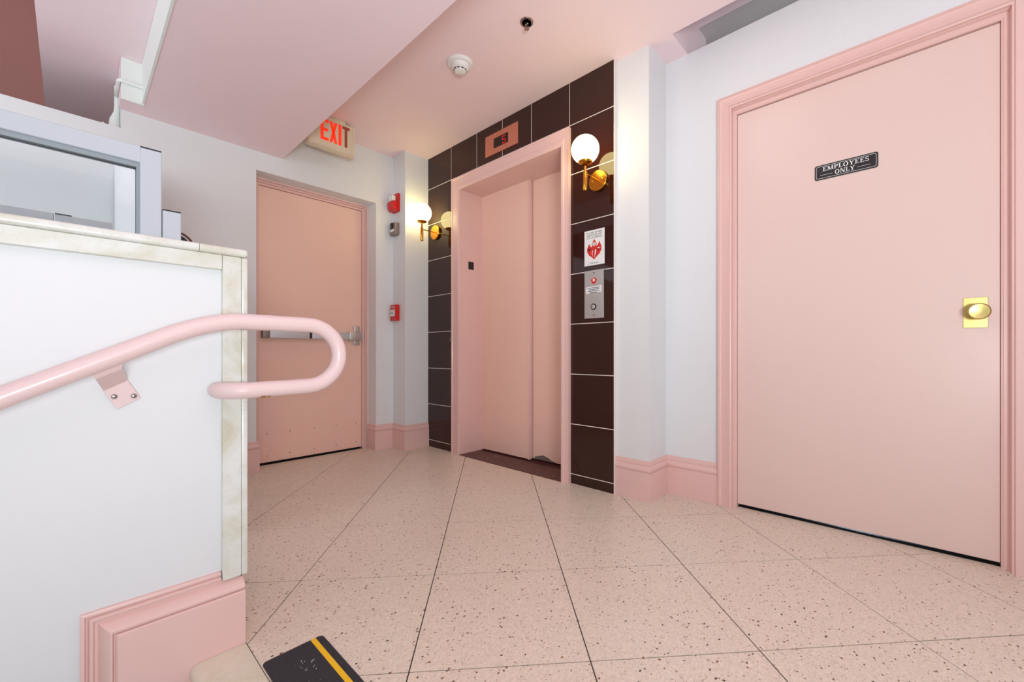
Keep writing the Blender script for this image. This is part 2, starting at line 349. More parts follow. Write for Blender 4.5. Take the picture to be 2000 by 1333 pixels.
# ------------------------------------------------------------------ ceilings
cb = lambda name, label, boxes, m='ceil': tag((lambda bm: ([bx(bm, *b) for b in boxes], link_mesh(name, bm, m))[1])(bmesh.new()), label, 'ceiling', kind='structure')
cb('ceiling', 'flat pink ceiling over the elevator landing', [(0.9, 2.6, 0.917, 3.6, ZC, ZC + 0.30), (0.9, 2.115, -1.9, 0.917, ZC, ZC + 0.30)])
cb('ceiling_beam', 'wide dropped pink beam crossing above the landing left of the exit sign', [(0.272, 1.005, -1.9, YW, 2.16, ZC), (0.180, 0.272, 3.102, YW, 2.16, 2.372)])
cb('ceiling_stair', 'shaded pink ceiling over the stairwell at upper left', [(-0.11, 0.262, -1.9, 4.75, 2.375, 2.44), (-2.6, -0.11, -1.9, 0.5, 2.375, 2.44), (0.262, 0.40, 3.42, 4.8, 2.375, 2.44)])
cb('ceiling_high', 'dark pink stairwell ceiling rising out of sight at the far upper left corner', [(-2.6, -0.10, 0.6, 4.8, 3.45, 3.55), (-0.11, -0.04, 0.6, 4.75, 2.44, 3.45), (-2.6, -2.5, 0.6, 4.8, 2.3, 3.45), (-2.6, -0.10, 0.5, 0.6, 2.375, 3.55)])
bf = empty('trim_1', (0.268, 2, 2.16), 'white fascia boards on the left edge of the dropped pink beam', 'trim', kind='structure')
box('fascia_board', 'white_dim', 0.262, 0.272, -1.9, 3.10, 2.158, 2.374, bf)
box('fascia_board', 'white_dim', 0.180, 0.272, 3.090, 3.102, 2.152, 2.374, bf)
# recess above the right wall
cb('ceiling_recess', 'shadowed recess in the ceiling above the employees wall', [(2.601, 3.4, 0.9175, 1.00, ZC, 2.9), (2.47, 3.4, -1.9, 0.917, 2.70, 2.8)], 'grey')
cb('ceiling_recess_edge', 'pink inner edge of the ceiling recess above the employees wall', [(2.115, 2.47, -1.9, 0.917, 2.69, 2.8)], 'ceil')

# ------------------------------------------------------------------ baseboards
baseboard('baseboard_left', [(-1.0, YW), (0.844, YW), (0.844, 3.368)], 'pink moulded baseboard left of the exit door', -1)
baseboard('baseboard_back', [(1.70, 3.368), (1.70, YW), (1.855, YW), (1.855, 3.06), (XE, 3.06)], 'pink moulded baseboard between exit door and elevator tiles', -1)
baseboard('baseboard_right', [(2.10, 1.238), (2.10, 1.04), (XW, 1.04), (XW, 0.753)], 'pink moulded baseboard between elevator tiles and employees door', -1, 0.215)
baseboard('baseboard_near', [(XW, -0.335), (XW, -1.8)], 'pink moulded baseboard to the right of the employees door', -1)

# ------------------------------------------------------------------ door_1: exit door
d1 = empty('door_1', (1.27, 3.37, 0), 'pink steel exit door with a push bar, in the back wall', 'door', kind='structure')
bm = bmesh.new()
frame_sweep(bm, [(0.835, 0), (0.835, 2.045), (1.70, 2.045), (1.70, 0)], [(0.895, 0), (0.895, 1.990), (1.652, 1.990), (1.652, 0)],
            [(0, -0.05), (0, 0), (0.42, 0), (0.46, -0.012), (0.60, -0.012), (0.64, 0.0), (0.72, 0.0), (0.76, -0.020), (1.0, -0.020), (1.0, -0.07)], lambda a, b, h: (a, 3.37 - h, b))
link_mesh('door_frame', bm, 'pink', d1)
leaf = box('door_leaf', 'pinkdoor', 0.897, 1.650, 3.402, 3.44, 0.014, 1.988, d1, 0.002, 1)
box('kick_plate', 'pinkdoor', 0.915, 1.632, 3.4005, 3.402, 0.03, 0.245, leaf)
for sx in (0.95, 1.10, 1.27, 1.44, 1.60):
    for sz in (0.06, 0.22):
        bm = bmesh.new(); lathe(bm, [(0.0045, 0), (0.004, 0.0012), (0, 0.0015)], (sx, 3.4005, sz), (0, -1, 0), 10); link_mesh('screw', bm, 'metalgrey', leaf)
pb = empty('panic_bar', (1.26, 3.40, 0.93), None, None); pb.parent = d1; pb.matrix_parent_inverse = d1.matrix_world.inverted(); pb['label'] = 'aluminium push bar across the exit door'
bm = bmesh.new(); bx(bm, 0.955, 1.222, 3.350, 3.402, 0.906, 0.962, 0.004, 2); link_mesh('push_pad', bm, 'alu', pb, True)
box('end_cap', 'metalgrey', 0.912, 0.955, 3.352, 3.402, 0.905, 0.963, pb, 0.004)
box('pad_gap', 'dark', 1.222, 1.241, 3.358, 3.402, 0.910, 0.958, pb)
box('bar_housing', 'alu', 1.241, 1.525, 3.354, 3.402, 0.908, 0.962, pb, 0.003)
box('latch_case', 'steel', 1.525, 1.632, 3.345, 3.402, 0.900, 0.970, pb, 0.006)
box('latch_plate', 'steel', 1.578, 1.630, 3.385, 3.402, 0.862, 1.022, pb, 0.006)
box('door_shade', 'shaft_gap', 0.84, 1.70, 3.46, 3.47, 0, 2.04, d1); d1.children[-1].name = 'dark_door_backing'
box('gap_shade_strip', 'shaft_gap', 0.86, 1.69, 3.39, 3.46, -0.002, 0.0015, d1)  # dark strip painting the shade under the exit door

# ------------------------------------------------------------------ door_2: employees door
d2 = empty('door_2', (XW, 0.21, 0), 'large pink employees door with brass knob in the right wall', 'door', kind='structure')
oy0, oy1, oz = 0.753, -0.335, 2.130
wd = 0.068
bm = bmesh.new()
frame_sweep(bm, [(oy0, 0), (oy0, oz), (oy1, oz), (oy1, 0)], [(oy0 - wd, 0), (oy0 - wd, oz - wd), (oy1 + wd, oz - wd), (oy1 + wd, 0)],
            [(0, -0.01), (0, 0.016), (0.05, 0.024), (0.14, 0.026), (0.20, 0.018), (0.30, 0.016), (0.55, 0.019), (0.80, 0.024), (0.88, 0.026), (0.92, 0.018), (1.0, 0.016), (1.0, -0.01)], lambda a, b, h: (XW - h, a, b))
link_mesh('door_casing', bm, 'pink', d2)
bm = bmesh.new()
frame_sweep(bm, [(0.70, 0), (0.70, 2.078), (-0.285, 2.078), (-0.285, 0)], [(0.668, 0), (0.668, 2.037), (-0.245, 2.037), (-0.245, 0)],
            [(0, -0.03), (0, 0), (0.45, 0.0), (0.5, -0.014), (0.85, -0.014), (0.92, -0.018), (1.0, -0.018), (1.0, -0.09), (0, -0.09)], lambda a, b, h: (XW - h, a, b))
link_mesh('door_jamb', bm, 'pink', d2)
leaf2 = box('door_leaf', 'pinkdoor_sheen', 2.345, 2.389, -0.2446, 0.6675, 0.016, 2.034, d2, 0.002, 1)
lk = box('lock_plate', 'satin_brass', 2.342, 2.345, -0.213, -0.147, 0.896, 1.012, leaf2, 0.001, 1)
bm = bmesh.new(); lathe(bm, [(0.014, 0), (0.012, 0.006), (0.011, 0.030), (0.022, 0.036), (0.030, 0.042), (0.031, 0.050), (0.027, 0.055), (0.012, 0.053), (0, 0.052)], (2.342, -0.186, 0.955), (-1, 0, 0), 40)
link_mesh('door_knob', bm, 'satin_brass', leaf2, True)
box('dark_door_backing', 'shaft_gap', 2.46, 2.47, -0.30, 0.72, -0.1, 2.08, d2)  # unseen backing added to keep outside light out of the door gap
box('gap_shade_strip', 'shaft_gap', 2.35, 2.46, -0.285, 0.70, -0.002, 0.001, d2)  # blackish floor strip, gap shade put into its colour

# ------------------------------------------------------------------ door_3: elevator entrance
d3 = empty('door_3', (XE, 2.1, 0), 'pink sliding elevator door in a deep pink steel frame', 'door', kind='structure')
bm = bmesh.new()
frame_sweep(bm, [(2.704, 0), (2.704, 2.180), (1.540, 2.180), (1.540, 0)], [(2.606, 0), (2.606, 2.080), (1.603, 2.080), (1.603, 0)],
            [(0, -0.015), (0, 0.024), (0.12, 0.024), (0.15, 0.020), (0.62, 0.020), (0.66, 0.024), (0.90, 0.024), (1.0, 0.018), (1.0, -0.30), (0.0, -0.30), (0.0, -0.03)], lambda a, b, h: (XE - h, a, b))
link_mesh('elevator_frame', bm, 'pink', d3)
dl = box('door_panel', 'pinkdoor', 2.290, 2.318, 2.083, 2.620, 0.012, 2.09, d3, 0.002, 1)
box('door_panel', 'pinkdoor', 2.330, 2.358, 1.57, 2.115, 0.014, 2.09, d3, 0.002, 1)
box('door_edge_strip', 'pink', 2.284, 2.318, 2.079, 2.090, 0.010, 2.085, dl, 0.001, 1)
sl = box('door_sill', 'sill', 2.052, 2.375, 1.602, 2.607, -0.003, 0.0035, d3)
bm = bmesh.new()
for k in range(5): bx(bm, 2.270 + 0.018 * k, 2.275 + 0.018 * k, 1.61, 2.60, 0.0035, 0.0055)
link_mesh('sill_ridge', bm, 'sill', sl)
bm = bmesh.new()
for k in range(90):
    cy_ = random.choice([random.gauss(2.35, 0.06), random.gauss(1.75, 0.09), random.gauss(1.66, 0.05)]); cx_ = random.uniform(2.08, 2.26)
    if not 1.61 < cy_ < 2.6: continue
    s = random.uniform(0.001, 0.004); bx(bm, cx_, cx_ + s * 2.2, cy_, cy_ + s, 0.0035, 0.0040)
o = link_mesh('scuff_marks', bm, 'scuff', sl); o['kind'] = 'stuff'
bm = bmesh.new(); prism(bm, [(2.06, 0.03), (1.98, 0.052), (1.93, 0.040), (1.90, 0.026), (1.84, 0.014), (2.06, 0.014)], lambda a, b: (2.3298, a, b), lambda a, b: (2.3285, a, b)); link_mesh('chipped_paint', bm, 'metalgrey', d3)
box('shaft_backing', 'shaft_gap', 2.37, 2.38, 1.5, 2.7, -0.05, 2.2, d3)
bm = bmesh.new(); lathe(bm, [(0.005, 0), (0.005, 0.002), (0, 0.002)], (2.330, 1.625, 1.90), (-1, 0, 0), 12); link_mesh('release_hole', bm, 'dark', d3)

# ------------------------------------------------------------------ half wall beside the stairs, marble trimmed
pw = empty('wall_half', (0, 1.45, 0), 'white half wall beside the stairs, capped and edged in aged marble', 'wall', kind='structure')
box('wall_body', 'white', -2.6, 0.322, 1.395, 1.55, -1.2, 1.066, pw)
for x0, x1 in ((-2.6, -1.1), (-1.099, 0.2264), (0.2272, 0.337)):
    bm = bmesh.new(); bx(bm, x0, x1, 1.368, 1.577, 1.066, 1.088)
    ed = [e for e in bm.edges if not all(abs(v.co.x - x0) < 1e-5 for v in e.verts) and not (x1 < 0.3 and all(abs(v.co.x - x1) < 1e-5 for v in e.verts))]
    bmesh.ops.bevel(bm, geom=ed, offset=0.008, segments=4, profile=0.5, affect='EDGES'); link_mesh('marble_cap', bm, 'marble', pw, True)
for x0, x1 in ((-2.6, -1.0), (-0.999, 0.2775)):
    box('marble_slab', 'marble', x0, x1, 1.376, 1.395, 1.026, 1.0655, pw, 0.0012, 1)
for z0, z1 in ((0.180, 0.6925), (0.6935, 0.8645), (0.8655, 1.0655)):
    box('marble_slab', 'marble', 0.2785, 0.3215, 1.376, 1.395, z0, z1, pw, 0.0012, 1)
    box('marble_slab', 'marble', 0.3220, 0.337, 1.376, 1.57, z0, z1, pw, 0.0035, 2)
# picture-frame style base moulding with a mitred left corner
bp = [(0, 0), (0.0, 0.009), (0.004, 0.011), (0.007, 0.0115), (0.009, 0.005), (0.012, 0.006), (0.013, 0.012), (0.016, 0.0155), (0.020, 0.0155), (0.0235, 0.010), (0.028, 0.0105), (0.031, 0.016), (0.036, 0.026), (0.042, 0.034), (0.0475, 0.0385), (0.051, 0.0385), (0.0535, 0.031), (0.0565, 0.032), (0.057, 0.039), (0.060, 0.042), (0.064, 0.042)]
bm = bmesh.new()
XL, ZT, XR = 0.014, 0.203, 0.326
rows = [[], [], []]
for u, p in bp:
    y = 1.395 - p
    rows[0].append(bm.verts.new((XL + u, y, -1.0))); rows[1].append(bm.verts.new((XL + u, y, ZT - u)))
    # upper beads stop against the marble, the big moulding runs on under it
    rows[2].append(bm.verts.new((0.2765 if u < 0.0238 else XR, y, ZT - u)))
for a, b in ((0, 1), (1, 2)):
    for k in range(len(bp) - 1): bm.faces.new([rows[a][k], rows[a][k + 1], rows[b][k + 1], rows[b][k]])
v1 = bm.verts.new((XR, 1.353, -1.0)); bm.faces.new([rows[0][-1], rows[1][-1], rows[2][-1], v1])
# right end and left return
e = [rows[2][k] for k in range(10, len(bp))]
va = bm.verts.new((XR, 1.57, ZT - 0.028)); vb = bm.verts.new((XR, 1.57, -1.0)); bm.faces.new(e + [v1, vb, va])
bmesh.ops.recalc_face_normals(bm, faces=bm.faces)
tag(link_mesh('baseboard_stair', bm, 'pink', smooth=True), 'tall pink stepped baseboard panel at the foot of the half wall', 'baseboard', kind='structure')

# ------------------------------------------------------------------ handrail
hr = empty('handrail', (0.27, 1.3, 0.7), 'pale pink tubular handrail looping back into the marble-edged half wall', 'handrail')
yr = 1.300; pts = []
def seg(a, b, n):
    for k in range(n): t = k / n; pts.append(tuple(a[i] + (b[i] - a[i]) * t for i in range(3)))
m_ = (0.834 - 0.712) / (0.144 + 0.093)
seg((-1.6, yr, 0.834 - m_ * 1.744), (0.135, yr, 0.8295), 30)
# bend from the slope to level
cu0, cu1, cu2 = (0.135, 0.8295), (0.222, 0.877), (0.300, 0.8825)
for k in range(12):
    t = k / 12; pts.append(((1 - t) ** 2 * cu0[0] + 2 * t * (1 - t) * cu1[0] + t * t * cu2[0], yr, (1 - t) ** 2 * cu0[1] + 2 * t * (1 - t) * cu1[1] + t * t * cu2[1]))
seg((0.300, yr, 0.8825), (0.462, yr, 0.8815), 6)
cz, rr = 0.7925, 0.089
for k in range(25): a = PI / 2 - PI * k / 24; pts.append((0.468 + rr * 1.02 * math.cos(a), yr, cz + rr * math.sin(a)))
seg((0.460, yr, 0.703), (0.318, yr, 0.700), 6)
for k in range(11):
    a = PI / 2 * k / 10; pts.append((0.318 - 0.052 * math.sin(a), yr + 0.052 * (1 - math.cos(a)), 0.700))
pts.append((0.266, 1.376, 0.700))
bm = bmesh.new(); tube(bm, pts, 0.0215, 28); rl = link_mesh('rail_tube', bm, 'rail', hr, True)
bm = bmesh.new(); lathe(bm, [(0.024, 0), (0.0235, 0.002), (0.022, 0.003)], (0.266, 1.3945, 0.700), (0, -1, 0), 28)
bm.free()
bm = bmesh.new()
for a, b, s in ((0.352, 0.6795, 0.008), (0.366, 0.6800, 0.005)):
    lathe(bm, [(s, 0), (s * 0.7, 0.0006), (0, 0.0007)], (a, yr - 0.0085, b + 0.0008), (0, -0.45, -1), 8)
link_mesh('paint_wear', bm, mat('worn_paint', srgb(170, 120, 60), 0.6, vary=0.1), rl)
def bracket(dx, dz):
    A = [(0.024, 1.300, 0.762), (0.082, 1.300, 0.790)]   # under the tube
    F1 = [(0.036, 1.312, 0.742), (0.078, 1.312, 0.763)]
    F2 = [(0.051, 1.386, 0.711), (0.092, 1.386, 0.734)]
    Bm = [(0.074, 1.388, 0.6655), (0.1155, 1.388, 0.6895)]
    bm = bmesh.new(); rows = []
    for l, r in (A, F1, F2, Bm):
        l = Vector(l) + Vector((dx, 0, dz)); r = Vector(r) + Vector((dx, 0, dz)); off = Vector((0, 0.006, 0.003))
        rows.append([bm.verts.new(l), bm.verts.new(r), bm.verts.new(r + off), bm.verts.new(l + off)])
    for a, b in zip(rows, rows[1:]):
        for k in range(4): bm.faces.new([a[k], a[(k + 1) % 4], b[(k + 1) % 4], b[k]])
    bm.faces.new(rows[0]); bm.faces.new(rows[-1][::-1])
    o = link_mesh('wall_bracket', bm, 'rail', hr); bv = o.modifiers.new('b', 'BEVEL'); bv.width = 0.0012; bv.segments = 2
    for sx, sz in ((0.0695, 0.6965), (0.1035, 0.6935 + 0.002)):
        bm = bmesh.new(); lathe(bm, [(0.0060, 0), (0.0058, 0.002), (0.004, 0.0045), (0, 0.0055)], (sx + dx, 1.387, sz + dz), (0, -1, 0), 20); link_mesh('screw', bm, 'chrome', o, True)
bracket(0, 0); bracket(-0.9, -0.9 * m_)

# ------------------------------------------------------------------ anti-slip strip
def rounded(x0, x1, y0, y1, r, n=6):
    out = []
    for cx, cy, a0 in ((x1 - r, y1 - r, 0), (x0 + r, y1 - r, PI / 2), (x0 + r, y0 + r, PI), (x1 - r, y0 + r, 1.5 * PI)):
        for k in range(n + 1): a = a0 + PI / 2 * k / n; out.append((cx + r * math.cos(a), cy + r * math.sin(a)))
    return out
mt = tag(poly_obj('tread_strip', 'rubber', [rounded(0.331, 0.481, -0.75, 1.228, 0.012)], lambda a, b, h: (a, b, 0.0004 + h), 0.0022), 'black gritty anti-slip strip with a yellow line, on the floor at the stair edge', 'floor strip')
poly_obj('yellow_line', 'yellow', [[(0.449, -0.75), (0.4625, -0.75), (0.4625, 1.2278), (0.449, 1.2278)]], lambda a, b, h: (a, b, 0.0026 + h), 0.0003, mt)
bm = bmesh.new()
for k in range(60):
    a = random.gauss(0.405, 0.018); b = random.choice([random.uniform(0.95, 1.16), random.uniform(0.3, 1.0)]); s = random.uniform(0.0005, 0.0020); bx(bm, a, a + s, b, b + s * 2, 0.0026, 0.0030)
o = link_mesh('paint_flecks', bm, 'paper', mt); o['kind'] = 'stuff'

# ------------------------------------------------------------------ sconces
def sconce(y, z, label):
    t = empty('wall_sconce', (XE, y, z), label, 'wall lamp', 'globe wall lamps beside the elevator')
    bm = bmesh.new(); lathe(bm, [(0.058, 0), (0.060, 0.002), (0.060, 0.016), (0.056, 0.019), (0, 0.019)], (XE, y, z), (-1, 0, 0), 48); link_mesh('backplate', bm, 'brass', t, True)
    for s in (-0.034, 0.034):
        bm = bmesh.new(); lathe(bm, [(0.004, 0), (0.004, 0.003), (0, 0.004)], (XE - 0.019, y + s, z), (-1, 0, 0), 12); link_mesh('screw', bm, 'satin_brass', t.children[0], True)
    bm = bmesh.new(); tube(bm, [(XE - 0.018, y, z), (XE - 0.140, y, z)], 0.0045, 14); link_mesh('arm', bm, 'brass', t, True)
    bm = bmesh.new(); lathe(bm, [(0, -0.098), (0.008, -0.096), (0.0115, -0.090), (0.0115, 0.008), (0.0075, 0.018), (0.0065, 0.042)], (XE - 0.140, y, z), (0, 0, 1), 28); link_mesh('stem', bm, 'brass', t, True)
    zc = z + 0.133
    bm = bmesh.new(); lathe(bm, [(0, zc - z - 0.086), (0.016, zc - z - 0.085), (0.036, zc - z - 0.076), (0.040, zc - z - 0.068), (0.038, zc - z - 0.064), (0.0, zc - z - 0.070)], (XE - 0.140, y, z), (0, 0, 1), 36); link_mesh('globe_holder', bm, 'brass', t, True)
    bm = bmesh.new(); bmesh.ops.create_uvsphere(bm, u_segments=48, v_segments=28, radius=0.077); bmesh.ops.translate(bm, vec=(XE - 0.140, y, zc), verts=bm.verts); link_mesh('globe', bm, 'globe', t, True)
sconce(2.939, 1.808, 'lit globe wall lamp on brass arm, on the dark tiles left of the elevator')
sconce(1.337, 1.798, 'lit globe wall lamp on brass arm, on the dark tiles right of the elevator')

# ------------------------------------------------------------------ signs on the elevator wall
def facing_left(x): return lambda a, b, h: (x - h, -a, b)      # a grows to the viewer's right (towards -y)
ip = empty('floor_indicator', (XE, 2.15, 2.31), 'copper-pink floor indicator plate showing a red 5 above the elevator', 'indicator')
bm = bmesh.new(); x0 = XE - 0.006
frame_sweep(bm, [(-2.317, 2.238), (-2.317, 2.387), (-1.986, 2.387), (-1.986, 2.238), (-2.317, 2.238)], [(-2.229, 2.277), (-2.229, 2.349), (-2.079, 2.349), (-2.079, 2.277), (-2.229, 2.277)],
            [(0, 0), (0, 0.006), (1, 0.006), (1, 0)], lambda a, b, h: (XE - h, -a, b))
link_mesh('plate', bm, 'copper', ip)
box('display', 'screen', XE - 0.003, XE - 0.0005, 2.079, 2.229, 2.277, 2.349, ip)
f = facing_left(XE - 0.0031)
sx0, sz0, sw, sh, k = -2.142, 2.286, 0.034, 0.054, 0.006
poly_obj('digit', 'led', [[(sx0, sz0 + sh), (sx0 + sw, sz0 + sh), (sx0 + sw, sz0 + sh - k), (sx0, sz0 + sh - k)], [(sx0, sz0 + sh - k), (sx0 + k, sz0 + sh - k), (sx0 + k, sz0 + sh / 2), (sx0, sz0 + sh / 2)],
    [(sx0, sz0 + sh / 2 + k / 2), (sx0 + sw, sz0 + sh / 2 + k / 2), (sx0 + sw, sz0 + sh / 2 - k / 2), (sx0, sz0 + sh / 2 - k / 2)], [(sx0 + sw - k, sz0 + sh / 2), (sx0 + sw, sz0 + sh / 2), (sx0 + sw, sz0), (sx0 + sw - k, sz0)],
    [(sx0, sz0 + k), (sx0 + sw, sz0 + k), (sx0 + sw, sz0), (sx0, sz0)]], f, 0.0006, ip)

fs = box('fire_sign', 'paper', XE - 0.003, XE, 1.299, 1.437, 1.314, 1.521); tag(fs, 'white in case of fire sign with red flame emblem, above the call button plate', 'sign')
bpy.context.view_layer.update()
f = facing_left(XE - 0.0031)
for i, s in enumerate(('IN CASE OF FIRE', 'ELEVATORS ARE', 'OUT OF SERVICE')):
    text_polys(s, 0.0145, f, 'lettering', 'black', fs, width=(0.106, 0.100, 0.104)[i], cx=-1.368, cz=1.505 - 0.0145 * i)
text_polys('USE EXIT', 0.012, f, 'lettering', 'black', fs, width=0.060, cx=-1.368, cz=1.326)
def blob(cx, cz, pts_): return [(cx + a, cz + b) for a, b in pts_]
fl = blob(-1.368, 1.403, [(0, 0.064), (0.010, 0.048), (0.016, 0.036), (0.016, 0.020), (0.022, 0.024), (0.030, 0.036), (0.036, 0.048), (0.041, 0.034), (0.050, 0.014), (0.049, -0.006), (0.036, -0.026), (0.016, -0.042), (0.0, -0.056),
    (-0.016, -0.042), (-0.036, -0.028), (-0.049, -0.008), (-0.050, 0.012), (-0.041, 0.030), (-0.033, 0.040), (-0.030, 0.030), (-0.022, 0.020), (-0.016, 0.018), (-0.016, 0.034), (-0.010, 0.048)])
em = poly_obj('flame_emblem', 'redprint', [fl], f, 0.0006, fs)
circ = lambda cx, cz, r, n=20: [(cx + r * math.cos(2 * PI * q / n), cz + r * math.sin(2 * PI * q / n)) for q in range(n)]
f2 = facing_left(XE - 0.0038)
poly_obj('emblem_white', 'paper', [circ(-1.368, 1.436, 0.0115), blob(-1.368, 1.395, [(0.008, 0.012), (0.014, 0.004), (0.010, -0.014), (0.002, -0.040), (0.004, -0.018), (0.004, 0.0)]), blob(-1.368, 1.395, [(-0.012, 0.010), (-0.016, -0.010), (-0.008, -0.034), (-0.012, -0.012), (-0.010, 0.0)]), blob(-1.368, 1.405, [(0.020, 0.010), (0.046, 0.008), (0.030, 0.002)])], f2, 0.0003, em)
for figure in (circ(-1.368, 1.441, 0.003, 10), blob(-1.368, 1.432, [(-0.005, -0.004), (0.0, 0.006), (0.005, -0.004)]), blob(-1.404, 1.405, [(-0.008, 0.010), (0.010, 0.006), (0.012, -0.002), (-0.004, 0.0), (-0.010, -0.006)]), blob(-1.334, 1.400, [(-0.008, 0.008), (-0.002, 0.0), (-0.008, -0.006), (-0.012, 0.0)])):
    poly_obj('emblem_figure', 'black', [figure], lambda a, b, h: (XE - 0.0042 - h, -a, b), 0.0003, em)

cp = empty('call_plate', (XE, 1.37, 1.144), 'brushed steel elevator call button plate below the fire sign', 'button plate')
box('plate', 'steel', XE - 0.004, XE, 1.304, 1.437, 1.003, 1.285, cp, 0.001, 1)
f = facing_left(XE - 0.0041)
for z in (1.268, 1.022):
    bm = bmesh.new(); lathe(bm, [(0.004, 0), (0.0035, 0.0015), (0, 0.002)], (XE - 0.004, 1.370, z), (-1, 0, 0), 12); link_mesh('screw', bm, 'dark', cp)
poly_obj('fire_emblem', 'redprint', [blob(-1.370, 1.222, [(0, 0.024), (0.006, 0.014), (0.014, 0.016), (0.021, 0.004), (0.014, -0.012), (0, -0.020), (-0.014, -0.012), (-0.021, 0.004), (-0.014, 0.014), (-0.006, 0.012)])], f, 0.0004, cp)
poly_obj('emblem_white', 'paper', [circ(-1.370, 1.226, 0.008, 14)], lambda a, b, h: (XE - 0.0045 - h, -a, b), 0.0003, cp)
lb = poly_obj('label', 'paper', [[(-1.425, 1.150), (-1.318, 1.154), (-1.318, 1.192), (-1.425, 1.188)]], f, 0.0004, cp)
poly_obj('print_lines', 'black', [[(-1.415 + d, 1.182 - 0.009 * i), (-1.328 - d, 1.1835 - 0.009 * i), (-1.328 - d, 1.180 - 0.009 * i), (-1.415 + d, 1.1785 - 0.009 * i)] for i, d in enumerate((0, 0.004, 0.002, 0.018))], lambda a, b, h: (XE - 0.0046 - h, -a, b), 0.0002, lb)
bm = bmesh.new(); lathe(bm, [(0.019, 0), (0.019, 0.003), (0.016, 0.004), (0.014, 0.001)], (XE - 0.004, 1.372, 1.070), (-1, 0, 0), 30); br = link_mesh('button_ring', bm, 'dark', cp, True)
bm = bmesh.new(); lathe(bm, [(0.014, 0), (0.0135, 0.005), (0, 0.006)], (XE - 0.004, 1.372, 1.070), (-1, 0, 0), 30); link_mesh('call_button', bm, 'steel', cp, True)

# jamb plates on the elevator frame
jp = empty('jamb_plate', (2.172, 2.606, 1.499), 'pair of small black floor number plates on the left elevator jamb', 'plate')
for a in (2.146, 2.174):
    box('plate', 'black', a, a + 0.025, 2.6025, 2.606, 1.468, 1.530, jp, 0.003, 2)

# ------------------------------------------------------------------ EMPLOYEES ONLY sign
XS = 2.345
es = empty('employees_sign', (XS, 0.217, 1.63), 'black EMPLOYEES ONLY sign with white border, on the employees door', 'sign')
SY0, SY1, SZ0, SZ1 = 0.106, 0.332, 1.599, 1.666
poly_obj('sign_plate', 'dark', [rounded(-SY1, -SY0, SZ0, SZ1, 0.008)], lambda a, b, h: (XS - h, -a, b), 0.003, es)
bm = bmesh.new(); i0 = 0.0075
o_ = rounded(-SY1 + 0.0055, -SY0 - 0.0055, SZ0 + 0.0055, SZ1 - 0.0055, 0.006); i_ = rounded(-SY1 + 0.0068, -SY0 - 0.0068, SZ0 + 0.0068, SZ1 - 0.0068, 0.005)
frame_sweep(bm, o_ + o_[:1], i_ + i_[:1], [(0, 0), (0, 0.0005), (1, 0.0005), (1, 0)], lambda a, b, h: (XS - 0.003 - h, -a, b)); link_mesh('border_line', bm, 'paper', es)
